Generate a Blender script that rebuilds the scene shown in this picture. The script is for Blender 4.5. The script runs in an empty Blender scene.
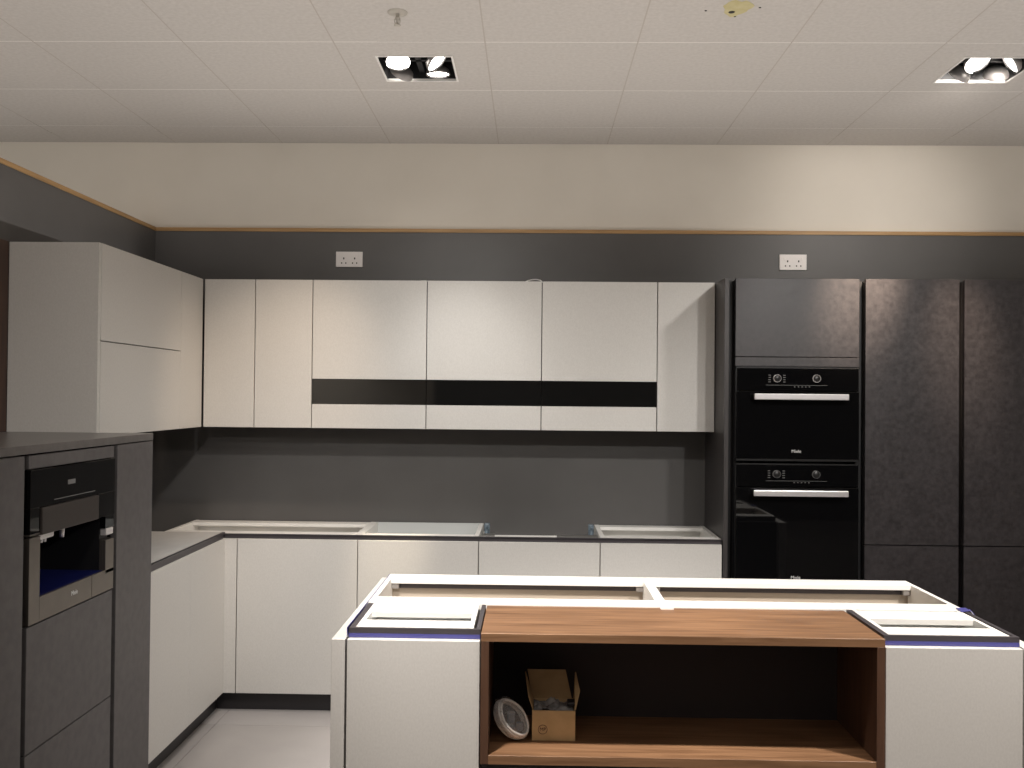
import bpy, bmesh, math, random
from mathutils import Vector, Matrix
random.seed(4)
COL = bpy.context.scene.collection
H = 1.585                                   # eye height of the camera

# ------------------------------------------------------------------ materials
def new_mat(name):
    m = bpy.data.materials.new(name); m.use_nodes = True
    nt = m.node_tree
    return m, nt, nt.nodes['Principled BSDF']

def plain(name, col, rough=.5, metal=0., spec=.5, coat=0.):
    m, nt, b = new_mat(name)
    b.inputs['Base Color'].default_value = (*col, 1)
    b.inputs['Roughness'].default_value = rough
    b.inputs['Metallic'].default_value = metal
    b.inputs['Specular IOR Level'].default_value = spec
    b.inputs['Coat Weight'].default_value = coat
    return m

def noisy(name, c1, c2, scale=(1, 1, 1), nscale=8., detail=6., rough=.5, spec=.5, lo=.35, hi=.65, bump=0., rough2=None, distort=0.):
    m, nt, b = new_mat(name)
    tc = nt.nodes.new('ShaderNodeTexCoord'); mp = nt.nodes.new('ShaderNodeMapping')
    mp.inputs['Scale'].default_value = scale
    nz = nt.nodes.new('ShaderNodeTexNoise')
    nz.inputs['Scale'].default_value = nscale; nz.inputs['Detail'].default_value = detail
    nz.inputs['Distortion'].default_value = distort
    rp = nt.nodes.new('ShaderNodeValToRGB')
    rp.color_ramp.elements[0].position = lo; rp.color_ramp.elements[0].color = (*c1, 1)
    rp.color_ramp.elements[1].position = hi; rp.color_ramp.elements[1].color = (*c2, 1)
    nt.links.new(tc.outputs['Object'], mp.inputs[0]); nt.links.new(mp.outputs[0], nz.inputs['Vector'])
    nt.links.new(nz.outputs['Fac'], rp.inputs[0]); nt.links.new(rp.outputs[0], b.inputs['Base Color'])
    b.inputs['Roughness'].default_value = rough; b.inputs['Specular IOR Level'].default_value = spec
    if rough2 is not None:
        mr = nt.nodes.new('ShaderNodeMapRange')
        mr.inputs['From Min'].default_value = lo; mr.inputs['From Max'].default_value = hi
        mr.inputs['To Min'].default_value = rough; mr.inputs['To Max'].default_value = rough2
        nt.links.new(nz.outputs['Fac'], mr.inputs['Value']); nt.links.new(mr.outputs[0], b.inputs['Roughness'])
    if bump:
        bp = nt.nodes.new('ShaderNodeBump'); bp.inputs['Strength'].default_value = bump
        bp.inputs['Distance'].default_value = .002
        nt.links.new(nz.outputs['Fac'], bp.inputs['Height']); nt.links.new(bp.outputs[0], b.inputs['Normal'])
    return m

def emit(name, col, strength):
    m, nt, b = new_mat(name)
    b.inputs['Base Color'].default_value = (.8, .8, .8, 1)
    b.inputs['Emission Color'].default_value = (*col, 1)
    b.inputs['Emission Strength'].default_value = strength
    return m

M = {}
M['cream'] = noisy('cream_paint', (.72, .675, .60), (.75, .705, .63), nscale=3, rough=.75, spec=.2)
M['charcoal'] = noisy('charcoal_panel', (.098, .094, .092), (.108, .104, .102), nscale=4, rough=.42, spec=.4)
M['tile'] = noisy('ceiling_tile', (.52, .49, .46), (.57, .54, .51), nscale=60, rough=.85, spec=.15)
M['joint_light'] = plain('ceiling_joint_pale', (.82, .79, .75), .7)
M['joint_dark'] = plain('ceiling_joint_shade', (.46, .42, .38), .9, spec=.1)
M['floor'] = noisy('pale_floor_tile', (.47, .445, .44), (.51, .485, .475), nscale=2.5, rough=.25, spec=.5)
M['grout'] = plain('grout', (.44, .415, .41), .6)
M['oak'] = noisy('oak_trim', (.36, .21, .085), (.46, .28, .12), scale=(1.5, 1.5, 30), nscale=3, rough=.5)
M['white_door'] = noisy('linen_white_laminate', (.60, .585, .56), (.64, .625, .60), scale=(90, 90, 55), nscale=2.0, detail=3, rough=.48, spec=.4)
M['carcass'] = noisy('white_carcass_board', (.76, .75, .72), (.80, .785, .76), nscale=5, rough=.5, spec=.35)
M['carcass_grey'] = plain('pale_grey_board', (.50, .52, .52), .5)
M['beige'] = plain('beige_board', (.40, .345, .285), .6)
M['stone'] = noisy('dark_stone_laminate', (.022, .019, .021), (.042, .037, .040), nscale=48, detail=11, rough=.36, rough2=.46, spec=.6, lo=.3, hi=.7, bump=.05)
M['dark_edge'] = noisy('dark_laminate_end', (.038, .034, .035), (.058, .053, .053), scale=(40, 40, 2), nscale=4, rough=.42, spec=.5)
M['graphite'] = noisy('graphite_laminate', (.100, .094, .095), (.120, .113, .114), nscale=30, rough=.5, spec=.35)
M['graphite_top'] = noisy('graphite_worktop', (.125, .116, .112), (.15, .14, .135), nscale=30, rough=.30, spec=.5)
M['profile'] = plain('grip_profile_anthracite', (.075, .068, .075), .42, .25)
M['black_gap'] = plain('black_recess', (.008, .008, .009), .5)
M['plinth'] = plain('plinth_black', (.020, .018, .020), .4)
M['film'] = plain('blue_protective_film', (.075, .075, .28), .28, spec=.6)
M['film_dark'] = plain('deep_blue_film', (.008, .012, .10), .3, spec=.5)
M['worktop'] = noisy('grey_worktop', (.50, .49, .475), (.54, .53, .515), nscale=12, rough=.5)
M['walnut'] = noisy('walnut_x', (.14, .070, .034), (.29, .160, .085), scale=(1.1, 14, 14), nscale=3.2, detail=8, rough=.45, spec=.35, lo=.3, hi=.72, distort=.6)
M['walnut_shaded'] = noisy('walnut_z_shaded', (.070, .035, .022), (.125, .064, .038), scale=(14, 14, 1.1), nscale=3.0, detail=8, rough=.5, spec=.3, lo=.3, hi=.72, distort=.6)  # upright grain; shade inside the niche is put into this darker walnut
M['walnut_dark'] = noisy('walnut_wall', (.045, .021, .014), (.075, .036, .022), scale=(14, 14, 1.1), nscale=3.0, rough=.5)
M['niche_back'] = plain('niche_back_black', (.045, .039, .042), .6, spec=.2)
M['glass'] = plain('black_glass', (.006, .006, .006), .05, spec=.9)
M['oven_glass'] = plain('oven_black_glass', (.0035, .0035, .004), .03, spec=.35)
M['oven_body'] = plain('oven_black_trim', (.012, .012, .013), .35)
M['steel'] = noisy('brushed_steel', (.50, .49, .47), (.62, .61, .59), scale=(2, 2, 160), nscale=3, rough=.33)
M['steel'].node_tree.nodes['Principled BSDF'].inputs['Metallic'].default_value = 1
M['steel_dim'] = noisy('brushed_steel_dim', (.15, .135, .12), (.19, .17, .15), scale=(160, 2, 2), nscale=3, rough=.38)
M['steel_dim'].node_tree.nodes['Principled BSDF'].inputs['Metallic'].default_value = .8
M['handle'] = plain('satin_aluminium', (.78, .76, .77), .32, .55)
M['brow'] = plain('smoked_panel', (.040, .033, .030), .5, spec=.3)
M['mark'] = plain('pale_print', (.72, .72, .72), .5)
M['mark_dim'] = plain('dim_print', (.16, .16, .16), .5)
M['socket'] = plain('white_socket_plastic', (.82, .78, .76), .35)
M['hole'] = plain('dark_hole', (.02, .017, .015), .8)
M['brass'] = plain('screw_metal', (.4, .36, .3), .4, 1.)
M['card'] = noisy('cardboard', (.52, .36, .19), (.60, .42, .23), nscale=20, rough=.8, spec=.15)
M['card_in'] = noisy('cardboard_inner', (.40, .265, .14), (.46, .31, .17), nscale=20, rough=.85, spec=.1)
M['ink'] = plain('dark_red_ink', (.07, .028, .02), .7)
M['cable'] = plain('white_cable_sheath', (.74, .72, .70), .4)
M['grey_item'] = plain('grey_plug_plastic', (.17, .18, .21), .45)
M['bracket'] = noisy('blue_grey_bracket', (.06, .085, .11), (.22, .28, .33), nscale=60, rough=.35, spec=.6)
M['lamp_black'] = plain('fixture_black', (.012, .011, .012), .5)
M['lamp_shell'] = plain('lamp_shell_grey', (.36, .34, .33), .35, .6)
M['lamp_chrome'] = plain('lamp_chrome', (.75, .74, .74), .15, 1.)
M['lamp_white'] = plain('fixture_white_frame', (.80, .78, .75), .4)
M['lamp_on'] = emit('lit_lamp', (1, .95, .88), 14.)
M['lamp_low'] = emit('lit_lamp_low', (1, .95, .88), 5.)
M['stain'] = noisy('yellow_glue', (.50, .44, .22), (.56, .50, .29), nscale=25, rough=.8)
M['plaster'] = plain('pale_ring', (.46, .43, .38), .6)

def film_clear():
    m, nt, b = new_mat('clear_bag_film')
    b.inputs['Base Color'].default_value = (.82, .80, .79, 1)
    b.inputs['Roughness'].default_value = .22
    tr = nt.nodes.new('ShaderNodeBsdfTransparent'); mx = nt.nodes.new('ShaderNodeMixShader')
    nz = nt.nodes.new('ShaderNodeTexNoise'); nz.inputs['Scale'].default_value = 28; nz.inputs['Detail'].default_value = 5
    mr = nt.nodes.new('ShaderNodeMapRange'); mr.inputs['To Min'].default_value = .06; mr.inputs['To Max'].default_value = .34
    mr.inputs['From Min'].default_value = .35; mr.inputs['From Max'].default_value = .68
    out = nt.nodes['Material Output']
    nt.links.new(nz.outputs['Fac'], mr.inputs['Value']); nt.links.new(mr.outputs[0], mx.inputs[0])
    nt.links.new(tr.outputs[0], mx.inputs[1]); nt.links.new(b.outputs[0], mx.inputs[2]); nt.links.new(mx.outputs[0], out.inputs[0])
    bp = nt.nodes.new('ShaderNodeBump'); bp.inputs['Strength'].default_value = .6; bp.inputs['Distance'].default_value = .01
    nt.links.new(nz.outputs['Fac'], bp.inputs['Height']); nt.links.new(bp.outputs[0], b.inputs['Normal'])
    return m
M['bag'] = film_clear()

# ------------------------------------------------------------------ mesh helpers
class MB:
    """collects shapes (world coordinates) in one bmesh with material slots"""
    def __init__(s):
        s.bm = bmesh.new(); s.mats = []
    def slot(s, m):
        if m is None: return 0
        if m not in s.mats: s.mats.append(m)
        return s.mats.index(m)
    def take(s, b2, m, smooth=False):
        i = s.slot(m)
        for f in b2.faces: f.material_index = i; f.smooth = smooth
        me = bpy.data.meshes.new('t'); b2.to_mesh(me); b2.free()
        s.bm.from_mesh(me); bpy.data.meshes.remove(me)
    def box(s, x0, x1, y0, y1, z0, z1, m=None, bev=0., seg=1):
        b = bmesh.new(); bmesh.ops.create_cube(b, size=1)
        for v in b.verts:
            v.co = Vector(((x0+x1)/2 + v.co.x*(x1-x0), (y0+y1)/2 + v.co.y*(y1-y0), (z0+z1)/2 + v.co.z*(z1-z0)))
        if bev: bmesh.ops.bevel(b, geom=b.edges[:], offset=bev, segments=seg, affect='EDGES', profile=.5)
        s.take(b, m); return s
    def quad(s, pts, m=None):
        b = bmesh.new(); b.faces.new([b.verts.new(p) for p in pts]); s.take(b, m); return s
    def slab(s, pts, thick, m=None):
        """thin board from a planar outline, extruded along its normal"""
        b = bmesh.new(); f = b.faces.new([b.verts.new(p) for p in pts]); f.normal_update()
        n = f.normal.copy()
        r = bmesh.ops.extrude_face_region(b, geom=[f])
        for v in r['geom']:
            if isinstance(v, bmesh.types.BMVert): v.co += n*thick
        bmesh.ops.recalc_face_normals(b, faces=b.faces[:]); s.take(b, m); return s
    def lathe(s, prof, mat, m=None, n=32, smooth=True):
        """prof: (radius, height) pairs about local z, placed by matrix mat"""
        b = bmesh.new(); rings = []
        for r, z in prof:
            if r < 1e-6: rings.append([b.verts.new(mat @ Vector((0, 0, z)))])
            else: rings.append([b.verts.new(mat @ Vector((r*math.cos(2*math.pi*k/n), r*math.sin(2*math.pi*k/n), z))) for k in range(n)])
        for A, B in zip(rings, rings[1:]):
            for k in range(n):
                q = [A[k % len(A)], A[(k+1) % len(A)], B[(k+1) % len(B)], B[k % len(B)]]
                q = list(dict.fromkeys(q))
                if len(q) > 2: b.faces.new(q)
        bmesh.ops.recalc_face_normals(b, faces=b.faces[:]); s.take(b, m, smooth); return s
    def tube(s, pts, r, m=None, n=10, closed=False):
        b = bmesh.new(); pts = [Vector(p) for p in pts]; N = len(pts); rings = []; up = None
        for i, p in enumerate(pts):
            a = pts[i-1] if (i or closed) else p
            c = pts[(i+1) % N] if (i < N-1 or closed) else p
            t = (c-a).normalized()
            if up is None: up = t.orthogonal().normalized()
            up = (up - t*up.dot(t)).normalized(); sd = t.cross(up)
            rings.append([b.verts.new(p + (up*math.cos(2*math.pi*k/n) + sd*math.sin(2*math.pi*k/n))*r) for k in range(n)])
        for i in range(N if closed else N-1):
            A, B = rings[i], rings[(i+1) % N]
            for k in range(n): b.faces.new((A[k], A[(k+1) % n], B[(k+1) % n], B[k]))
        if not closed: b.faces.new(rings[0][::-1]); b.faces.new(rings[-1])
        bmesh.ops.recalc_face_normals(b, faces=b.faces[:]); s.take(b, m, True); return s
    def text(s, body, size, mat, m, depth=.0006):
        c = bpy.data.curves.new('t', 'FONT'); c.body = body; c.size = size; c.align_x = 'CENTER'; c.align_y = 'CENTER'; c.extrude = depth
        o = bpy.data.objects.new('t', c); COL.objects.link(o); bpy.context.view_layer.update()
        me = bpy.data.meshes.new_from_object(o.evaluated_get(bpy.context.evaluated_depsgraph_get()))
        bpy.data.objects.remove(o); bpy.data.curves.remove(c)
        b = bmesh.new(); b.from_mesh(me); bpy.data.meshes.remove(me)
        for v in b.verts: v.co = mat @ v.co
        s.take(b, m); return s

def world_loc(o):
    v = Vector((0, 0, 0))
    while o: v = v + o.location; o = o.parent
    return v

def obj(name, mb, mat=None, parent=None, origin=None):
    me = bpy.data.meshes.new(name)
    mats = list(mb.mats)
    base = world_loc(parent) if parent else Vector((0, 0, 0))
    if origin is None:
        vs = [v.co for v in mb.bm.verts]
        lo = [min(v[i] for v in vs) for i in range(3)]; hi = [max(v[i] for v in vs) for i in range(3)]
        origin = Vector(((lo[0]+hi[0])/2, (lo[1]+hi[1])/2, lo[2]))
    origin = Vector(origin)
    for v in mb.bm.verts: v.co -= origin
    mb.bm.to_mesh(me); mb.bm.free()
    if not mats: mats = [mat]
    for m in mats: me.materials.append(M[m] if isinstance(m, str) else m)
    o = bpy.data.objects.new(name, me); COL.objects.link(o)
    o.location = origin - base
    if parent: o.parent = parent
    return o

def tag(o, label, cat, group=None, kind=None):
    o['label'] = label; o['category'] = cat
    if group: o['group'] = group
    if kind: o['kind'] = kind
    return o

def thing(name, label, cat, loc, group=None):
    o = bpy.data.objects.new(name, None); COL.objects.link(o); o.location = loc; o.empty_display_size = .1
    return tag(o, label, cat, group)

def struct(name, mb, mat=None, origin=None):
    o = obj(name, mb, mat, None, origin); o['kind'] = 'structure'; return o

def dup(root, dx=0., dy=0., dz=0., label=None, group=None):
    r = root.copy(); COL.objects.link(r); r.location = root.location + Vector((dx, dy, dz))
    if label: r['label'] = label
    if group: r['group'] = group
    for ch in list(root.children):
        c = ch.copy(); COL.objects.link(c); c.parent = r
        for g in list(ch.children):
            d = g.copy(); COL.objects.link(d); d.parent = c
    return r

def B(*a, bev=0., seg=1, m=None):
    return MB().box(*a, m=m, bev=bev, seg=seg)

FACE_Y = Matrix(((1, 0, 0, 0), (0, 0, -1, 0), (0, 1, 0, 0), (0, 0, 0, 1)))    # local z -> world -Y (towards camera)
FACE_X = Matrix(((0, 0, 1, 0), (1, 0, 0, 0), (0, 1, 0, 0), (0, 0, 0, 1)))     # local z -> world +X
def at(x, y, z, R=None):
    return Matrix.Translation((x, y, z)) @ (R if R is not None else Matrix())

# ------------------------------------------------------------------ room
WY, WX, CZ = 5.295, -2.095, 2.976            # charcoal panel faces, ceiling
RX, FY, LX = 4.3, -3.2, -5.0
f = MB()
nx, ny, T0 = 9, 10, .9
f.quad([(LX-.1, FY-.1, -.004), (RX+.1, FY-.1, -.004), (RX+.1, 5.5, -.004), (LX-.1, 5.5, -.004)], 'grout')
x = LX-.1
while x < RX:
    y = 5.5
    while y > FY:
        f.box(x+.0012, min(x+T0, RX+.1)-.0012, max(y-T0, FY-.1)+.0012, y-.0012, -.02, 0, 'floor')
        y -= T0
    x += T0
struct('floor', f, origin=(0, 0, 0))

w = MB()
w.box(LX-.1, RX+.1, 5.316, 5.42, 0, CZ+.05, 'cream')
w.box(WX, RX, WY, 5.316, 0, 2.479, 'charcoal')
struct('wall_back', w)
# the left wall is a partition that stops below the ceiling
struct('wall_left', MB().box(-2.20, WX, 1.9, 5.3155, 0, 2.479, 'charcoal'))
struct('wall_outer', B(LX-.1, LX, FY, 5.3155, 0, CZ+.05), 'cream')
struct('wall_right', B(RX, RX+.1, FY, 5.42, 0, CZ+.05), 'cream')
struct('wall_front', MB().box(LX-.1, -1.35, FY-.1, FY, 0, CZ+.05, 'cream').box(-1.35, RX+.1, FY-.1, FY, 0, CZ+.05, 'charcoal'))  # cream part put in as a pale reflection for the glass bands
struct('trim_1', B(-2.09, RX, WY-.006, 5.3155, 2.479, 2.4985), 'oak')
struct('trim_2', B(-2.206, WX+.006, 1.894, WY-.0065, 2.479, 2.4985), 'oak')

# ceiling: tiles with recessed joints; openings where the two downlights sit
FIX = [(-.4985, 4.095), (1.9015, 4.095)]
c = MB(); c.slot('tile')
xs = [-.1985 + .6*k for k in range(-9, 9)]; ys = [4.980 - .6*k for k in range(-1, 15)]
J = .0026; HF = .156
def cquad(x0, x1, y0, y1, z, m): 
    if x1-x0 > 1e-4 and y1-y0 > 1e-4: c.quad([(x0, y1, z), (x1, y1, z), (x1, y0, z), (x0, y0, z)], m)
for i in range(len(xs)-1):
    for j in range(len(ys)-1):
        x0, x1 = max(xs[i], LX)+J, min(xs[i+1], RX)-J; y1, y0 = min(ys[j], 5.316)-J, max(ys[j+1], FY)+J
        if x1 <= x0 or y1 <= y0: continue
        hole = [q for q in FIX if x0 < q[0] < x1 and y0 < q[1] < y1]
        if hole:
            hx, hy = hole[0]
            cquad(x0, x1, y0, hy-HF, CZ, 'tile'); cquad(x0, x1, hy+HF, y1, CZ, 'tile')
            cquad(x0, hx-HF, hy-HF, hy+HF, CZ, 'tile'); cquad(hx+HF, x1, hy-HF, hy+HF, CZ, 'tile')
        else: cquad(x0, x1, y0, y1, CZ, 'tile')
for X in xs: cquad(X-J, X+J, FY, 5.316, CZ+.0004, 'joint_dark')
for Y in ys:
    for i in range(len(xs)-1): cquad(xs[i]+J, xs[i+1]-J, Y-J, Y+J, CZ-.0004, 'joint_light')
c.quad([(LX-.1, 5.42, CZ+.16), (RX+.1, 5.42, CZ+.16), (RX+.1, FY-.1, CZ+.16), (LX-.1, FY-.1, CZ+.16)], 'joint_dark')
struct('ceiling', c, origin=(0, 2, CZ))

# ------------------------------------------------------------------ wall cabinets on the back wall
ZT, ZB, WF = 2.180, 1.407, 5.012
G = .0022
def wall_cab(x0, x1, label, style, group=None):
    t = thing('wall_cabinet', label, 'cabinet', ((x0+x1)/2, 5.15, ZB), group)
    obj('carcass', B(x0+.001, x1-.001, WF+.034, WY-.001, ZB+.002, ZT-.002), 'profile', t)
    if style == 'plain':
        obj('door', B(x0+G, x1-G, WF, WF+.02, ZB, ZT, bev=.0012), 'white_door', t)
    else:
        d = obj('door', MB().box(x0+G, x1-G, WF, WF+.02, 1.6635, ZT, 'white_door', .0012)
                            .box(x0+G, x1-G, WF, WF+.02, ZB, 1.5315, 'white_door', .0012)
                            .box(x0+G+.01, x1-G-.01, WF+.01, WF+.03, ZB+.02, ZT-.02, 'profile'), None, t)
        obj('glass_band', B(x0+.0012, x1-.0012, WF+.0005, WF+.012, 1.5325, 1.6625, bev=.0006), 'glass', d)
    return t
wall_cab(-1.720, -1.4515, 'narrow white wall cabinet next to the inner corner, left door of the back row', 'plain')
wall_cab(-1.4515, -1.150, 'narrow white wall cabinet between the corner cabinet and the black banded cabinets', 'plain')
b0 = wall_cab(-1.150, -.5515, 'white wall cabinet with black glass band, leftmost of the three banded ones', 'band', 'wall cabinets with a black glass band')
dup(b0, .5985, label='white wall cabinet with black glass band, middle of the three banded ones')
dup(b0, 1.197, label='white wall cabinet with black glass band, nearest the narrow cabinet by the ovens')
wall_cab(.6455, .944, 'narrow white wall cabinet beside the tall dark oven housing, shadow across its door', 'plain')

# wall cabinets on the left wall
LF = -1.726
t = thing('wall_cabinet', 'white wall cabinet on the left wall with two stacked flap doors and bare end panel', 'cabinet', (-1.91, 4.25, ZB))
obj('carcass', B(-2.09, LF-.034, 3.822, 4.70, ZB+.002, ZT-.002), 'profile', t)
obj('end_panel', B(-2.09, LF-.002, 3.80, 3.8205, ZB, ZT, bev=.0008), 'white_door', t)
obj('door', B(LF-.021, LF, 3.8225, 4.70-G, 1.7905, ZT, bev=.0012), 'white_door', t)
obj('door', B(LF-.021, LF, 3.8225, 4.70-G, ZB, 1.7865, bev=.0012), 'white_door', t)
t = thing('wall_cabinet', 'slim white wall cabinet filling the inner corner on the left wall', 'cabinet', (-1.91, 4.86, ZB))
obj('carcass', B(-2.09, LF-.034, 4.702, 5.04, ZB+.002, ZT-.002), 'profile', t)
obj('door', B(LF-.021, LF, 4.70+G*.6, 5.008, ZB, ZT, bev=.0012), 'white_door', t)

# loops of thin white cable poking over the cabinet tops
def arc(x, y, z, w, h, r):
    return MB().tube([(x-w/2*math.cos(a), y+.02*math.sin(a*2), z+h*math.sin(a)) for a in [math.pi*k/14 for k in range(15)]], r)
tag(obj('cable_loop', arc(.001, 5.10, ZT-.001, .10, .021, .0028), 'cable'), 'thin white cable loop rising above the middle banded wall cabinet', 'cable')
tag(obj('cable_loop', arc(-.60, 5.10, ZT-.001, .12, .009, .0028), 'cable'), 'flat white cable bow on top of the leftmost banded wall cabinet', 'cable')

# ------------------------------------------------------------------ base run on the back wall
DZ0, DZ1, BF, CT = .096, .8600, 4.78, .885
def base_door(x0, x1, t): obj('door', B(x0+G, x1-G, BF, BF+.02, DZ0, DZ1, bev=.0012), 'white_door', t)
def carcass_open(name, x0, x1, y0, y1, t, mat='carcass', back='carcass', floor_z=.10, side=.016, top=CT):
    """open box: sides, bottom and back board"""
    m = MB()
    m.box(x0, x0+side, y0, y1, floor_z, top, mat); m.box(x1-side, x1, y0, y1, floor_z, top, mat)
    m.box(x0+side, x1-side, y0, y1, floor_z, floor_z+.018, mat)
    m.box(x0+side, x1-side, y1-.012, y1, floor_z+.018, top-.0 if back == 'carcass_grey' else top-.02, back)
    if top == CT: m.box(x0+side, x1-side, y0, y1-.012, .785, .797, mat)  # inner board added to bounce light into the open top
    for px in (x0+.05, x1-.05):
        for py in (y0+.10, y1-.08): m.box(px-.02, px+.02, py-.02, py+.02, 0, floor_z, 'plinth')
    return obj(name, m, None, t)
def rail(x0, x1, y0, y1, t, top=CT, mat='carcass', th=.018):
    return obj('top_rail', B(x0, x1, y0, y1, top-th, top, bev=.0008), mat, t)
CY0, CY1 = 4.815, WY-.003
# 1 wide corner unit with its rails on show
t = thing('base_cabinet', 'white base cabinet running into the corner with a wide open top, no worktop fitted', 'cabinet', (-1.35, 5.03, 0))
carcass_open('carcass', -1.845, -.860, CY0, CY1, t, side=.018)
rail(-1.827, -.878, CY0-.012, 4.885, t); rail(-1.827, -.878, 5.19, CY1-.0125, t)
base_door(-1.460, -.8585, t)
obj('corner_post', B(-1.5215, -1.4625, BF+.001, BF+.02, DZ0, DZ1), 'white_door', t)
# 2 open unit, grey back board
t = thing('base_cabinet', 'white base cabinet with pale grey back board seen in its open top', 'cabinet', (-.558, 5.03, 0))
carcass_open('carcass', -.859, -.259, CY0, CY1, t, side=.022, back='carcass_grey')
rail(-.837, -.281, CY0-.012, 4.86, t)
base_door(-.8585, -.2585, t)
# 3 lowered unit between the brackets
t = thing('base_cabinet', 'white base cabinet with lowered top between two blue grey brackets', 'cabinet', (.04, 5.03, 0))
carcass_open('carcass', -.257, .342, CY0, CY1, t, top=.842)
base_door(-.2585, .3425, t)
obj('front_lip', B(.13, .335, CY0-.008, 4.86, .876, .889), 'steel', t); obj('front_lip', B(-.245, -.18, CY0-.008, 4.87, .876, .890), 'steel', t)
for s, bx in ((1, -.232), (-1, .317)):
    m = MB()
    m.box(bx-.014, bx+.014, 5.10, 5.14, .80, .908, bev=.004, seg=2)
    m.box(bx-.006, bx+.006, 5.07, 5.10, .82, .900, bev=.003)
    m.box(bx-.024, bx+.024, 5.06, 5.17, .80, .846, bev=.003)
    for k in range(4): m.lathe([(0, 0), (.007, 0), (.007, .007), (0, .007)], at(bx, 5.1005, .838+.017*k, FACE_Y), n=12)
    obj('bracket', m, 'bracket', t)
# 4 right unit
t = thing('base_cabinet', 'white base cabinet with framed open top beside the tall dark oven housing', 'cabinet', (.643, 5.03, 0))
carcass_open('carcass', .345, .942, CY0, CY1, t, side=.024)
rail(.369, .918, CY0-.012, 4.875, t); rail(.369, .918, 5.20, CY1-.0125, t)
base_door(.3425, .942, t)

# continuous dark grip rails and plinths
m = MB()
m.box(-1.5360, .942, 4.797, 4.801, .8605, CT-.001).box(-1.5360, .942, 4.789, 4.8015, CT-.005, CT-.0005)
tag(obj('grip_rail', m, 'profile'), 'dark grip rail running along the top of the back base cabinets', 'rail')
tag(obj('plinth', B(-1.568, .942, 4.834, 4.85, 0, DZ0-.004), 'plinth'), 'black plinth under the back base cabinets', 'plinth')

# ------------------------------------------------------------------ left base run
BX = -1.521
t = thing('base_cabinet', 'white base cabinet in the left run, next to the coffee machine housing', 'cabinet', (-1.80, 4.05, 0))
obj('carcass', MB().box(-2.09, BX-.035, 3.80, 4.303, .10, .8745).box(-2.05, -1.98, 3.9, 3.97, 0, .10).box(-1.70, -1.63, 3.9, 3.97, 0, .10), 'carcass', t)
obj('door', B(BX-.02, BX, 3.80, 4.303-.001, DZ0, DZ1, bev=.001), 'white_door', t)
t = thing('base_cabinet', 'white base cabinet in the left run, reaching the inner corner', 'cabinet', (-1.80, 4.54, 0))
obj('carcass', MB().box(-2.09, BX-.035, 4.305, 4.785, .10, .874).box(-2.05, -1.98, 4.6, 4.67, 0, .10).box(-1.70, -1.63, 4.6, 4.67, 0, .10), 'carcass', t)
obj('door', B(BX-.02, BX, 4.303+.001, 4.7805, DZ0, DZ1, bev=.001), 'white_door', t)
t = tag(obj('worktop', B(-2.09, BX-.016, 3.80, 4.788, .8745, CT+.006), 'worktop'), 'short pale grey worktop over the left base cabinets', 'worktop')
m = MB().box(BX-.0155, BX-.010, 3.80, 4.788, .8605, CT+.0065).box(BX-.0155, BX-.002, 3.80, 4.788, CT-.004, CT+.0065)
tag(obj('grip_rail', m, 'profile'), 'dark grip rail along the front edge of the grey left worktop', 'rail')
tag(obj('plinth', B(BX-.062, BX-.05, 3.80, 4.833, 0, DZ0-.004), 'plinth'), 'black plinth under the left base cabinets', 'plinth')

# ------------------------------------------------------------------ dark housing with the coffee machine
FX = -1.50
t = thing('appliance_housing', 'dark grey tall housing with built-in coffee machine, standing at the left edge', 'cabinet', (-1.8, 3.0, 0))
m = MB()
m.box(-2.088, FX-.024, 3.47, 3.79, .0, 1.394).box(-2.088, FX-.024, 2.2, 2.83, .0, 1.394)
m.box(-2.088, -2.06, 2.83, 3.47, .0, 1.394).box(-2.06, FX-.03, 2.83, 3.47, .06, .40)
obj('carcass', m, 'black_gap', t)
obj('worktop', B(-2.088, FX+.001, 2.2, 3.795, 1.3965, 1.423, bev=.0012), 'graphite_top', t)
obj('side_panel', B(FX-.023, FX, 2.2, 2.830, .075, 1.392, bev=.0012), 'graphite', t)
obj('side_panel', MB().box(FX-.023, FX, 3.472, 3.795, .075, 1.392, None, .0012).box(-2.088, FX-.0235, 3.791, 3.795, .0, 1.392), 'graphite', t)
obj('flap', B(FX-.022, FX-.001, 2.857, 3.443, 1.3505, 1.391, bev=.0012), 'graphite', t)
obj('drawer', B(FX-.022, FX-.001, 2.857, 3.443, .4975, .876, bev=.0012), 'graphite', t)
obj('drawer', B(FX-.022, FX-.001, 2.857, 3.443, .10, .4935, bev=.0012), 'graphite', t)
obj('plinth', B(-2.0, FX-.06, 2.2, 3.78, 0, .072), 'plinth', t)

t = thing('coffee_machine', 'built-in coffee machine with steel front and black glass, set into the dark housing', 'coffee machine', (-1.75, 3.15, .882))
Y0, Y1, R0, R1 = 2.858, 3.442, 2.922, 3.376
m = MB().box(-2.05, FX-.30, Y0+.02, Y1-.02, .884, 1.345)
m.box(FX-.30, FX-.02, Y0+.004, R0, .884, 1.345).box(FX-.30, FX-.02, R1, Y1-.004, .884, 1.345)
m.box(FX-.30, FX-.02, R0, R1, .884, .940).box(FX-.30, FX-.02, R0, R1, 1.235, 1.345)
obj('body', m, 'oven_body', t)
gl = obj('control_panel', MB().box(FX-.02, FX+.004, Y0, Y1, 1.231, 1.347, None, .001).box(FX-.02, FX+.004, Y0, R0-.004, 1.155, 1.2312, None, .001)
         .box(FX-.02, FX+.004, 3.309, Y1, 1.1475, 1.2312, None, .001).box(FX-.02, FX+.001, R1+.001, Y1, 1.104, 1.147), 'oven_glass', t)
obj('touch_strip', MB().box(FX+.004, FX+.0047, 3.002, 3.285, 1.2445, 1.247).box(FX+.004, FX+.0047, 3.09, 3.14, 1.285, 1.30), 'mark_dim', gl)
fr = MB()
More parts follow.
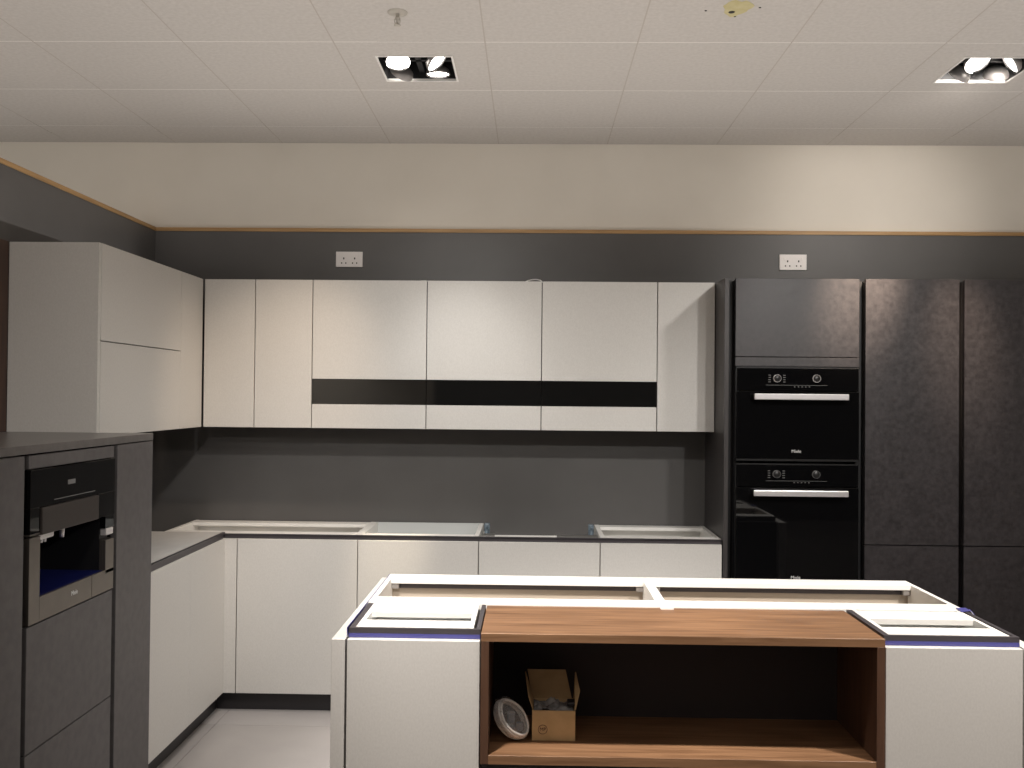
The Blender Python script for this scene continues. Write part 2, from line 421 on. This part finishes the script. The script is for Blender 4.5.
fr.box(FX-.02, FX+.003, Y0, R0, .882, 1.1435, None, .001)
fr.box(FX-.02, FX+.003, R1, Y1, .944, 1.062, None, .001)
fr.box(FX-.02, FX+.003, R0, 3.2715, .882, .957, None, .001)
fr.box(FX-.02, FX+.003, 3.2745, Y1, .882, .957, None, .001)
fr.box(FX-.02, FX+.003, Y0, R0-.002, 1.1495, 1.154)
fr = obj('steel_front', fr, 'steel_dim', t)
obj('logo', MB().text('Miele', .021, at(FX+.0036, 3.147, .925, FACE_X), None), 'mark', fr)
obj('reflection_bit', B(FX-.02, FX+.002, R1+.006, Y1-.004, 1.078, 1.102, bev=.002), 'handle', t)  # reflection on the steel, built as a small bright part
obj('dispenser_panel', B(FX-.04, FX+.010, R0-.002, 3.306, 1.146, 1.2295, bev=.003, seg=2), 'brow', t)
m = MB()
m.box(FX-.075, FX-.035, 2.995, 3.085, 1.118, 1.145, None, .005, 2)
for yy in (3.018, 3.04, 3.062): m.lathe([(.0045, 0), (.006, .012), (.006, .014), (0, .014)], at(FX-.055, yy, 1.104), n=12)
obj('coffee_spout', m, 'handle', t)
obj('milk_spout', MB().lathe([(0, 0), (.0075, 0), (.009, .055), (0, .055)], at(FX-.05, 3.165, 1.104), n=14), 'handle', t)
m = MB()
m.box(FX-.29, FX-.004, R0+.002, R1-.002, .9405, .9575, None, .002)
tr = obj('drip_tray', m, 'film_dark', t)
for k in range(2):
    pass

# walnut cladding on the left wall above the housing
tag(obj('wall_cladding', B(WX+.0005, WX+.005, 2.2, 3.796, 1.424, 2.181), 'walnut_dark'), 'dark walnut panel on the wall above the coffee machine housing', 'panel')

# ------------------------------------------------------------------ tall dark units and ovens
TF, TT = 4.78, 2.176
t = thing('oven_housing', 'dark stone-effect tall housing holding two stacked black ovens', 'cabinet', (1.29, 5.03, 0))
obj('side_panel', B(.9455, .967, TF-.004, WY-.002, 0, 2.176, bev=.001), 'dark_edge', t)
obj('grip_recess', MB().box(.967, .998, 4.83, 4.84, .10, 2.17).box(.967, .972, 4.80, 4.83, .10, 2.17), 'black_gap', t)
m = MB()
m.box(.998, 1.012, 4.805, WY-.002, .06, 2.168).box(1.594, 1.608, 4.805, WY-.002, .06, 2.168)
m.box(1.012, 1.594, 5.24, WY-.002, .06, 2.168)
m.box(1.012, 1.594, 4.805, 5.24, .64, .658).box(1.012, 1.594, 4.86, 5.24, 1.2655, 1.2745).box(1.012, 1.594, 4.805, 5.24, 1.738, 1.756)
m.box(1.012, 1.594, 4.805, 5.24, 2.15, 2.168).box(1.012, 1.594, 4.805, 5.24, .06, .08)
m.box(.998, 1.012, 4.805, 5.24, 0, .06).box(1.594, 1.608, 4.805, 5.24, 0, .06)
obj('carcass', m, 'black_gap', t)
obj('flap_door', B(1.000, 1.606, TF, TF+.022, 1.7895, TT, bev=.0012), 'stone', t)
obj('filler_strip', B(1.000, 1.606, TF, TF+.022, 1.7415, 1.7865, bev=.001), 'stone', t)
obj('drawer', B(1.000, 1.606, TF, TF+.022, .098, .650, bev=.0012), 'stone', t)
obj('plinth', B(.98, 1.62, 4.834, 4.85, 0, .09), 'plinth', t)
obj('grip_recess', B(1.6085, 1.636, 4.83, 4.84, .10, 2.17), 'black_gap', t)

def oven(z0, z1, cp, label, fan):
    t = thing('built_in_oven', label, 'oven', (1.303, 5.0, z0), 'built-in ovens')
    zc = z1-cp
    obj('body', B(1.02, 1.586, 4.790, 5.23, z0+.004, z1-.008), 'oven_body', t)
    obj('outer_frame', MB().box(1.001, 1.006, 4.772, 4.788, z0, z1).box(1.600, 1.605, 4.772, 4.788, z0, z1)
        .box(1.001, 1.605, 4.772, 4.788, z1-.006, z1).box(1.001, 1.605, 4.772, 4.788, z0, z0+.012), 'oven_body', t)
    p = obj('control_panel', B(1.006, 1.600, 4.766, 4.788, zc+.0015, z1-.006, bev=.001), 'oven_glass', t)
    d = obj('oven_door', B(1.004, 1.602, 4.764, 4.788, z0+.012, zc-.0015, bev=.0015), 'oven_glass', t)
    zk = zc+.064 if cp > .1 else zc+.05
    for kx in (1.201, 1.393):
        k = obj('knob', MB().lathe([(0, .012), (.0165, .012), (.018, .010), (.0185, 0)], at(kx, 4.766, zk, FACE_Y), n=28), 'oven_body', p)
    for kx in (1.201, 1.393):
        m = MB().lathe([(.0188, 0), (.0188, .0135), (.0174, .0135), (.0174, .0115)], at(kx, 4.766, zk, FACE_Y), n=32)
        obj('knob_ring', m, 'mark_dim' if fan else 'handle', p)
    m = MB()
    for sx in (-1, 1):
        for r in range(4): m.box(1.201+sx*.036-.006, 1.201+sx*.036+.006, 4.7652, 4.766, zk-.019+.011*r, zk-.016+.011*r)
    m.box(1.149, 1.447, 4.7653, 4.766, zk-.034, zk-.0325)
    for r in range(5): m.box(1.285+.018*r, 1.291+.018*r, 4.7652, 4.766, zk-.043, zk-.039)
    obj('print', m, 'mark_dim', p)
    zh = zc-.026
    h = MB().box(1.081, 1.539, 4.716, 4.732, zh-.015, zh+.015, None, .004, 2)
    for hx in (1.10, 1.52): h.box(hx-.008, hx+.008, 4.732, 4.765, zh-.009, zh+.009)
    obj('handle', h, 'handle', d)
    obj('logo', MB().text('Miele', .022, at(1.297, 4.7636, z0+.048, FACE_Y), None), 'mark', d)
    return t
oven(1.277, 1.7385, .120, 'compact black glass oven with silver bar handle, upper of the two ovens', 0)
oven(.660, 1.264, .115, 'large black glass oven with silver bar handle, lower of the two ovens', 1)

def tall(x0, x1, label):
    t = thing('tall_cabinet', label, 'cabinet', ((x0+x1)/2, 5.03, 0), 'tall dark cabinets')
    obj('carcass', B(x0+.001, x1-.001, 4.812, WY-.002, 0, 2.168), 'dark_edge', t)
    obj('door', B(x0, x1, TF, TF+.022, .8715, TT, bev=.0012), 'stone', t)
    obj('drawer', B(x0, x1, TF, TF+.022, .098, .8665, bev=.0012), 'stone', t)
    return t
tall(1.637, 2.094, 'dark stone-effect tall cabinet door right beside the ovens')
tall(2.119, 2.70, 'dark stone-effect tall cabinet at the right edge of the frame')

# ------------------------------------------------------------------ island
IF = 2.866
# end panels
def slabpanel(x0, x1, label): tag(obj('end_panel', B(x0, x1, IF, 3.842, 0, .8565, bev=.001), 'white_door'), label, 'panel', 'island end panels')
slabpanel(-.590, -.5495, 'white end panel closing the left side of the island')
slabpanel(1.451, 1.493, 'white end panel closing the right side of the island, cut by the frame edge')
def front_unit(x0, x1, label):
    """small cabinet facing the viewer with dark grip profile wrapped in blue film"""
    t = thing('island_cabinet', label, 'cabinet', ((x0+x1)/2, 3.05, 0))
    a, b = x0+.002, x1-.002
    m = MB()
    m.box(a+.022, a+.036, 2.905, 3.236, .10, CT, 'carcass').box(b-.036, b-.022, 2.905, 3.236, .10, CT, 'carcass')
    m.box(a+.036, b-.036, 2.905, 3.224, .10, .118, 'carcass').box(a+.036, b-.036, 3.224, 3.236, .118, CT-.02, 'carcass')
    m.box(a+.036, b-.036, 2.907, 3.224, .80, .812, 'carcass_grey')
    for px in (a+.06, b-.06):
        for py in (2.98, 3.18): m.box(px-.02, px+.02, py-.02, py+.02, 0, .1, 'plinth')
    obj('carcass', m, None, t)
    rail(a+.036, b-.036, 2.906, 3.000, t); rail(a+.036, b-.036, 3.110, 3.2235, t)
    obj('door', B(a+(.003 if x0 < 0 else 0), b-(0 if x0 < 0 else .003), IF, IF+.022, DZ0, .8565, bev=.0012), 'white_door', t)
    m = MB()
    m.box(a+.004, b, 2.8925, 2.905, .8555, CT)                     # front face of the profile
    m.box(a+.004, b, 2.880, 2.8925, .838, .8445)
    m.box(a+.004, a+.0215, 2.905, 3.236, .8555, CT).box(b-.013, b, 2.905, 3.236, .8555, CT)
    pr = obj('grip_profile', m, 'profile', t)
    m = MB().box(a+.003, b-.001, 2.8905, 2.8922, .8565, .8690)
    if x0 < 0: m.box(x0-.0006, x0+.0010, 2.8905, 3.76, .860, CT+.001)
    obj('protective_film', m, 'film', pr)
    return t
front_unit(-.548, -.146, 'white island cabinet with dark profile and blue film, left of the walnut shelf')
front_unit(1.043, 1.449, 'white island cabinet with dark profile and blue film, right of the walnut shelf')
tag(obj('plinth', B(-.545, 1.448, 2.93, 2.945, 0, DZ0-.004), 'plinth'), 'black plinth under the island front', 'plinth')

# walnut open shelf unit
t = thing('open_shelf_unit', 'walnut open shelf unit in the island front with dark niche', 'shelf', (.448, 3.05, 0))
wx0, wx1 = -.1445, 1.0415
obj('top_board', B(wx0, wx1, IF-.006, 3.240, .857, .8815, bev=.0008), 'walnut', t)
obj('side_board', B(wx0, wx0+.024, IF-.006, 3.240, .496, .8568, bev=.0008), 'walnut_shaded', t)
obj('side_board', B(wx1-.024, wx1, IF-.006, 3.240, .496, .8568, bev=.0008), 'walnut_shaded', t)
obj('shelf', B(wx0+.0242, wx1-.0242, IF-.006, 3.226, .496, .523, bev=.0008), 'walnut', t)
obj('back_panel', B(wx0+.0242, wx1-.0242, 3.2265, 3.238, .498, .8568), 'niche_back', t)
obj('lower_front', MB().box(wx0+.002, wx1-.002, IF+.02, 3.236, .10, .4955), 'plinth', t)

# back island cabinets facing the far side
def back_unit(x0, x1, label):
    t = thing('island_cabinet', label, 'cabinet', ((x0+x1)/2, 3.5, 0))
    m = MB()
    m.box(x0, x0+.017, 3.246, 3.765, .10, CT, 'carcass').box(x1-.017, x1, 3.246, 3.765, .10, CT, 'carcass')
    m.box(x0+.017, x1-.017, 3.246, 3.765, .10, .118, 'carcass')
    m.box(x0+.017, x1-.017, 3.246, 3.258, .118, CT-.02, 'carcass')
    m.box(x0+.017, x1-.017, 3.70, 3.715, .118, .858, 'beige')
    m.box(x0+.017, x1-.017, 3.258, 3.70, .745, .757, 'beige')          # above: inside of the drawer fronts; this board added to bounce light
    for px in (x0+.08, x1-.08):
        for py in (3.32, 3.70): m.box(px-.02, px+.02, py-.02, py+.02, 0, .1, 'plinth')
    obj('carcass', m, None, t)
    rail(x0+.017, x1-.017, 3.246, 3.345, t); rail(x0+.017, x1-.017, 3.668, 3.765, t)
    obj('grip_profile', MB().box(x0+.017, x1-.017, 3.692, 3.6995, .846, .8665).box(x0, x1, 3.766, 3.772, .856, CT-.001), 'profile', t)
    obj('corner_clip', B(x0+.0175, x0+.045, 3.672, 3.6915, .845, .8668, bev=.003), 'lamp_shell', t); obj('corner_clip', B(x1-.045, x1-.0175, 3.672, 3.6915, .845, .8668, bev=.003), 'lamp_shell', t)
    obj('door', B(x0+G, x1-G, 3.782, 3.804, DZ0, .8565, bev=.001), 'stone', t)
    return t
u = back_unit(-.546, .4455, 'wide open-topped white island cabinet behind the walnut shelf, left half')
back_unit(.4460, 1.448, 'wide open-topped white island cabinet behind the walnut shelf, right half')
tag(obj('joint_clip', B(.432, .476, 3.216, 3.2455, .875, CT+.004, bev=.002), 'carcass'), 'small white joint piece where the two island tops meet', 'clip')
tag(obj('plinth', B(-.545, 1.448, 3.735, 3.75, 0, DZ0-.004), 'plinth'), 'black plinth under the far side of the island', 'plinth')
m = MB()
cx, cy, cz = 1.440, 3.238, CT
m.slab([(cx-.02, cy-.02, cz+.0015), (cx+.012, cy-.015, cz+.004), (cx+.016, cy+.03, cz+.003), (cx-.015, cy+.035, cz+.002)], .002)
m.slab([(cx+.012, cy-.03, cz+.002), (cx+.022, cy-.028, cz-.012), (cx+.024, cy+.0, cz-.008), (cx+.014, cy+.0, cz+.006)], .002)
tag(obj('film_scrap', m, 'film'), 'crumpled scrap of blue film on the right corner of the island', 'film')

# ------------------------------------------------------------------ things in the niche
t = thing('cardboard_box', 'open brown cardboard box with raised flaps standing in the walnut niche', 'box', (.077, 3.05, .523))
z0, z1, bx0, bx1, by0, by1 = .5232, .615, .009, .142, 2.990, 3.115
m = MB()
m.box(bx0, bx1, by0, by0+.003, z0, z1, 'card').box(bx0, bx1, by1-.003, by1, z0, z1, 'card')
m.box(bx0, bx0+.003, by0+.003, by1-.003, z0, z1, 'card').box(bx1-.003, bx1, by0+.003, by1-.003, z0, z1, 'card')
m.box(bx0+.003, bx1-.003, by0+.003, by1-.003, z0, z0+.003, 'card_in')
bd = obj('box_body', m, None, t)
m = MB()
mm = at(.042, by0-.0004, .557, FACE_Y)
m.lathe([(.0145, 0), (.0145, .0008), (.0132, .0008), (.0132, 0)], mm, n=30)
m.text('MP', .015, mm, None)
obj('printed_mark', m, 'ink', bd)
obj('flap', MB().slab([(bx0, by1, z1+.0005), (bx1-.006, by1, z1+.0005), (bx1-.026, by1+.014, .703), (bx0-.016, by1+.014, .703)], .003), 'card_in', t)
obj('flap', MB().slab([(bx1-.001, by0+.01, z1+.0005), (bx1-.001, by1-.004, z1+.0005), (bx1+.004, by1+.0, .700), (bx1+.014, by0+.055, .660)], .003), 'card', t)
obj('flap', MB().slab([(bx0+.001, by0+.01, z1+.0005), (bx0+.001, by1-.004, z1+.0005), (bx0-.024, by1-.006, .700), (bx0-.012, by0+.02, .650)], .003), 'card_in', t)
# crumpled plastic packing inside the box
b = bmesh.new(); bmesh.ops.create_grid(b, x_segments=26, y_segments=22, size=1)
rnd = random.Random(8)
for v in b.verts:
    X, Y = v.co.x, v.co.y
    v.co = Vector(((bx0+bx1)/2 + X*.0615, (by0+by1)/2 + Y*.056, .610 + .005*math.sin(6*X+2*Y) + .005*math.sin(7*Y-4*X+1) + rnd.uniform(-.003, .003)))
m = MB(); m.take(b, 'grey_pack', True)
M['grey_pack'] = noisy('silver_wrap', (.10, .10, .11), (.42, .42, .42), nscale=35, rough=.25, spec=.7)
tag(obj('packing_wrap', m), 'crumpled silver grey plastic wrap filling the cardboard box', 'wrap')
m = MB().box(.118, .150, 3.02, 3.06, .6185, .632, None, .004, 2)
tag(obj('black_fitting', m, 'plinth'), 'small black fitting lying on the wrap at the right of the box', 'fitting')

# coiled white cable in a clear bag, leaning between the niche side and the box
ctr = Vector((-.054, 2.990, .5845)); 
ax = Vector((.55, -.72, .42)).normalized()                        # axis of the coil
e1 = Vector((-.62, 0, .78)); e1 = (e1-ax*e1.dot(ax)).normalized(); e2 = ax.cross(e1)
pts = []
for k in range(6*36):
    a = 2*math.pi*k/36; turn = k/36
    ra = .062 + .0035*math.sin(turn*2.1); rb = .038 + .003*math.cos(turn*1.7)
    pts.append(ctr + e1*(ra*math.cos(a)) + e2*(rb*math.sin(a)) + ax*(-.017 + .0062*turn + .002*math.sin(3*a)))
t = thing('cable_coil', 'coil of white cable in a clear plastic bag beside the cardboard box', 'cable', (-.054, 2.990, .5235))
mn = min(p.z for p in pts)
pts = [p + Vector((0, 0, .5285-mn)) for p in pts]; ctr = ctr + Vector((0, 0, .5285-mn))
obj('cable', MB().tube(pts, .0042, n=10), 'cable', t)
obj('plug', MB().box(-.068, -.044, 2.980, 3.004, .578, .610, None, .005, 2).box(-.040, -.016, 2.976, 2.998, .553, .579, None, .005, 2), 'grey_item', t)
b = bmesh.new(); bmesh.ops.create_icosphere(b, subdivisions=4, radius=1)
rnd = random.Random(3)
for v in b.verts:
    n = v.co.normalized()
    k = 1 + .07*math.sin(9*n.x+3*n.z) + .06*math.sin(11*n.y-5*n.x) + rnd.uniform(-.015, .015)
    p = ctr + (e1*n.dot(Vector((1, 0, 0)))*.070 + e2*n.dot(Vector((0, 1, 0)))*.047 + ax*n.dot(Vector((0, 0, 1)))*.030)*k
    p.z = max(p.z, .5236)
    v.co = p
m = MB(); m.take(b, 'bag', True)
obj('plastic_bag', m, None, t)

# ------------------------------------------------------------------ sockets
def socket(x, z, label):
    t = thing('wall_socket', label, 'socket', (x, WY, z), 'double sockets on the charcoal wall')
    obj('face_plate', B(x-.0735, x+.0735, WY-.0095, WY, z-.0425, z+.0425, bev=.002, seg=2), 'socket', t)
    for s in (-1, 1):
        m = MB(); px = x+s*.030
        m.box(px-.0035, px+.0035, WY-.0102, WY-.0094, z-.004+.004, z+.010)
        m.box(px-.0145, px-.0085, WY-.0102, WY-.0094, z-.0245, z-.0165); m.box(px+.0085, px+.0145, WY-.0102, WY-.0094, z-.0245, z-.0165)
        obj('pin_holes', m, 'hole', t)
        obj('switch', B(px+s*.017-.005, px+s*.017+.005, WY-.0125, WY-.009, z+.008, z+.026, bev=.001), 'socket', t)
    return t
socket(-1.014, 2.327, 'white double socket above the leftmost banded wall cabinet')
socket(1.416, 2.327, 'white double socket above the tall oven housing')

# ------------------------------------------------------------------ ceiling fittings
def fixture(cx, cy, tilts, label):
    t = thing('recessed_light', label, 'light', (cx, cy, CZ), 'recessed four-lamp ceiling lights')
    h = HF-.002
    m = MB(); zt = CZ+.115
    m.box(cx-h, cx-h+.003, cy-h, cy+h, CZ, zt).box(cx+h-.003, cx+h, cy-h, cy+h, CZ, zt)
    m.box(cx-h+.003, cx+h-.003, cy-h, cy-h+.003, CZ, zt).box(cx-h+.003, cx+h-.003, cy+h-.003, cy+h, CZ, zt)
    m.box(cx-h, cx+h, cy-h, cy+h, zt, zt+.003)
    m.box(cx-.012, cx+.012, cy-h+.003, cy+h-.003, CZ+.035, zt).box(cx-h+.003, cx+h-.003, cy-.010, cy+.010, CZ+.035, zt)
    obj('housing', m, 'lamp_black', t)
    m = MB(); e = .006
    m.box(cx-h-e, cx+h+e, cy-h-e, cy-h+.002, CZ-.003, CZ-.0003).box(cx-h-e, cx+h+e, cy+h-.002, cy+h+e, CZ-.003, CZ-.0003)
    m.box(cx-h-e, cx-h+.002, cy-h+.002, cy+h-.002, CZ-.003, CZ-.0003).box(cx+h-.002, cx+h+e, cy-h+.002, cy+h-.002, CZ-.003, CZ-.0003)
    # inner lower edge catching the lamp light
    m.box(cx-h+.003, cx+h-.003, cy+h-.0045, cy+h-.003, CZ, CZ+.008)
    obj('frame', m, 'lamp_white', t)
    out = []
    for (sx, sy), d, on in tilts:
        px, py, pz = cx+sx*.077, cy+sy*.074, CZ+.016
        n = Vector(d).normalized()
        R = (-n).to_track_quat('Z', 'Y').to_matrix().to_4x4()           # local -z looks along the beam
        mt = at(px, py, pz) @ R
        sh = obj('lamp', MB().lathe([(.050, -.018), (.052, -.017), (.052, -.010), (.046, .006), (.030, .018), (.016, .022), (0, .022)], mt, n=36), 'lamp_shell', t)
        obj('reflector', MB().lathe([(.0497, -.0178), (.046, -.010), (.040, -.004)], mt, n=36), 'lamp_chrome', sh)
        obj('lit_face', MB().lathe([(.0465, -.0115), (.030, -.013), (0, -.0135)], mt, n=36), 'lamp_on' if on else 'lamp_low', sh)
        out.append((Vector((px, py, pz)) + n*.03, n))
    return out
A = fixture(*FIX[0], [((-1, -1), (.10, -.42, -.9), 1), ((1, -1), (.70, -.12, -.68), 1), ((-1, 1), (-.45, .60, -.66), 0), ((1, 1), (.02, .06, -.98), 1)],
            'square recessed ceiling light with four tilted lamps, above the leftmost banded cabinets')
Bf = fixture(*FIX[1], [((-1, -1), (.16, -.50, -.85), 1), ((1, -1), (-.75, .20, -.5), 0), ((-1, 1), (-.35, .66, -.66), 1), ((1, 1), (.15, .66, -.72), 1)],
             'square recessed ceiling light with four tilted lamps, above the tall dark cabinets')

m = MB()
sx_, sy_ = -.503, 3.487
m.lathe([(0, -.006), (.020, -.006), (.036, -.003), (.038, .003), (0, .003)], at(sx_, sy_, CZ), n=32)
t = thing('sprinkler', 'white ceiling sprinkler head on round plate above the left recessed light', 'sprinkler', (sx_, sy_, CZ))
obj('round_plate', m, 'plaster', t)
m = MB().lathe([(.007, -.006), (.007, -.018), (.010, -.020), (.010, -.024), (.004, -.026), (.004, -.044), (.013, -.046), (.013, -.048), (0, -.048)], at(sx_, sy_, CZ), n=20)
m.tube([(sx_-.009, sy_, CZ-.022), (sx_-.010, sy_, CZ-.036), (sx_-.003, sy_, CZ-.045)], .0016).tube([(sx_+.009, sy_, CZ-.022), (sx_+.010, sy_, CZ-.036), (sx_+.003, sy_, CZ-.045)], .0016)
obj('nozzle', m, 'plaster', t)

# glue mark with a cable hole left by a removed fitting
hx, hy = .706, 3.478
t = thing('ceiling_mark', 'yellow glue mark with a dark hole left on the ceiling', 'mark', (hx, hy, CZ))
rnd = random.Random(5); ring = []
for k in range(26):
    a = 2*math.pi*k/26; r = 1+.12*math.sin(3*a+.5)+.07*math.sin(7*a)+rnd.uniform(-.04, .04)
    ring.append((hx+.050*r*math.cos(a)+.012, hy-.070*r*math.sin(a)-.035, CZ-.0008))
obj('glue_patch', MB().slab(ring, .0005), 'stain', t)
obj('cable_hole', MB().lathe([(0, -.0021), (.011, -.0021), (.012, -.0010), (0, -.0010)], at(hx, hy, CZ), n=20), 'hole', t)
for dx, dy in ((-.095, -.012), (.020, .040), (.092, -.040)):
    m = MB().lathe([(0, -.002), (.004, -.002), (.0045, -.0007), (0, -.0007)], at(hx+dx, hy+dy, CZ), n=12)
    obj('screw_hole', m, 'hole', t)

# ------------------------------------------------------------------ lights
def spot(loc, target, watts, deg, blend=.6, col=(1, .86, .72), r=.07):
    l = bpy.data.lights.new('spot', 'SPOT'); l.energy = watts*1.0; l.spot_size = math.radians(deg); l.spot_blend = blend
    l.color = col; l.shadow_soft_size = r
    o = bpy.data.objects.new('spot_lamp', l); COL.objects.link(o); o.location = loc
    o.rotation_euler = (Vector(target)-Vector(loc)).to_track_quat('-Z', 'Y').to_euler()
    return o
WARM, NEUT, COOL = (1, .78, .58), (1, .93, .86), (1, .96, .91)
zs = CZ-.03
# lamps of the left fitting
spot((-.575, 4.02, zs), (-1.45, 5.0, 1.40), 62, 46, 1, WARM)
spot((-.421, 4.02, zs), (-.70, 4.80, .80), 190, 13, 1, (1, .84, .62))
spot((-.421, 4.17, zs), (-.35, 5.01, 1.45), 30, 44, 1, COOL)
# lamps of the right fitting
spot((1.825, 4.02, zs), (.30, 5.0, 1.75), 50, 40, .9, COOL)
spot((1.825, 4.17, zs), (1.62, 4.80, 2.12), 330, 27, 1, WARM)
spot((1.979, 4.17, zs), (2.10, 4.80, 1.85), 150, 22, 1, WARM)
spot((1.979, 4.02, zs), (1.80, 5.31, 2.60), 26, 70, 1, NEUT)
# the next fittings of the same ceiling grid, over the island and behind the camera
for X in (-.4985, 1.9015):
    spot((X, 2.20, zs), (X*.50+.22, 3.30, .88), 360, 50, .8, NEUT)
    spot((X, 2.36, zs), (X*.9, 4.9, 1.1), 130, 66, .9, COOL)
    spot((X, .40, zs), (X*.8-.1, 4.9, 1.05), 175, 32, .9, COOL)  # unseen fill spots added to brighten the back cabinets
    spot((X, .56, zs), (X*.7+.1, 2.95, .95), 10, 50, .9, NEUT)
    spot((X, -1.9, zs), (X, -1.9, 0), 30, 110, .9, NEUT)
spot((-.4985, -1.6, zs), (-1.85, 3.9, 1.75), 150, 26, 1, NEUT)  # fill spot added behind the camera for the left wall cabinets
spot((1.9015, 1.9, zs), (-1.5, 3.9, .75), 200, 40, 1, COOL)  # unseen spot added to lift the left base doors and housing
spot((-3.4, -1.2, zs), (-3.4, -3.2, 1.4), 200, 80, .9, NEUT)  # added to light the cream wall part that the glass bands reflect
spot((-.9, 3.9, zs), (-.75, 4.2, 0), 60, 60, .9, NEUT)  # extra spot without a fitting, added to brighten the floor
def area(loc, target, watts, sx, sy, col):
    l = bpy.data.lights.new('area', 'AREA'); l.shape = 'RECTANGLE'; l.size = sx; l.size_y = sy; l.energy = watts; l.color = col
    l.specular_factor = 0
    o = bpy.data.objects.new('ceiling_fill', l); COL.objects.link(o); o.location = loc
    o.rotation_euler = (Vector(target)-Vector(loc)).to_track_quat('-Z', 'Y').to_euler()
# unseen fill lamp added above head height to brighten the ceiling
area((-.4, 1.2, 2.25), (-.4, 1.2, 4), 100, 8.4, 7.6, (1, .95, .90))

wd = bpy.data.worlds.new('world'); bpy.context.scene.world = wd; wd.use_nodes = True
wd.node_tree.nodes['Background'].inputs[0].default_value = (.05, .047, .043, 1)
wd.node_tree.nodes['Background'].inputs[1].default_value = .5

# ------------------------------------------------------------------ camera
F, YAW, PITCH, ROLL = 965.25, .021, .0121, .0095
cy_, sy2 = math.cos(YAW), math.sin(YAW)
fw = Vector((-sy2*math.cos(PITCH), cy_*math.cos(PITCH), math.sin(PITCH))); rt = Vector((cy_, sy2, 0)); up = rt.cross(fw)
cr, sr = math.cos(ROLL), math.sin(ROLL)
R_ = rt*cr + up*sr; U_ = up*cr - rt*sr
cam = bpy.data.cameras.new('camera'); co = bpy.data.objects.new('camera', cam); COL.objects.link(co)
cam.sensor_fit = 'HORIZONTAL'; cam.sensor_width = 36; cam.lens = F/1024*36; cam.clip_start = .02
mw = Matrix((R_, U_, -fw)).transposed().to_4x4(); mw.translation = Vector((0, 0, H)); co.matrix_world = mw
sc = bpy.context.scene; sc.camera = co
sc.view_settings.view_transform = 'Standard'; sc.view_settings.look = 'None'; sc.view_settings.exposure = .22; sc.view_settings.gamma = 1
sc.cycles.use_denoising = True
sc.cycles.sample_clamp_indirect = 6
sc.cycles.max_bounces = 10
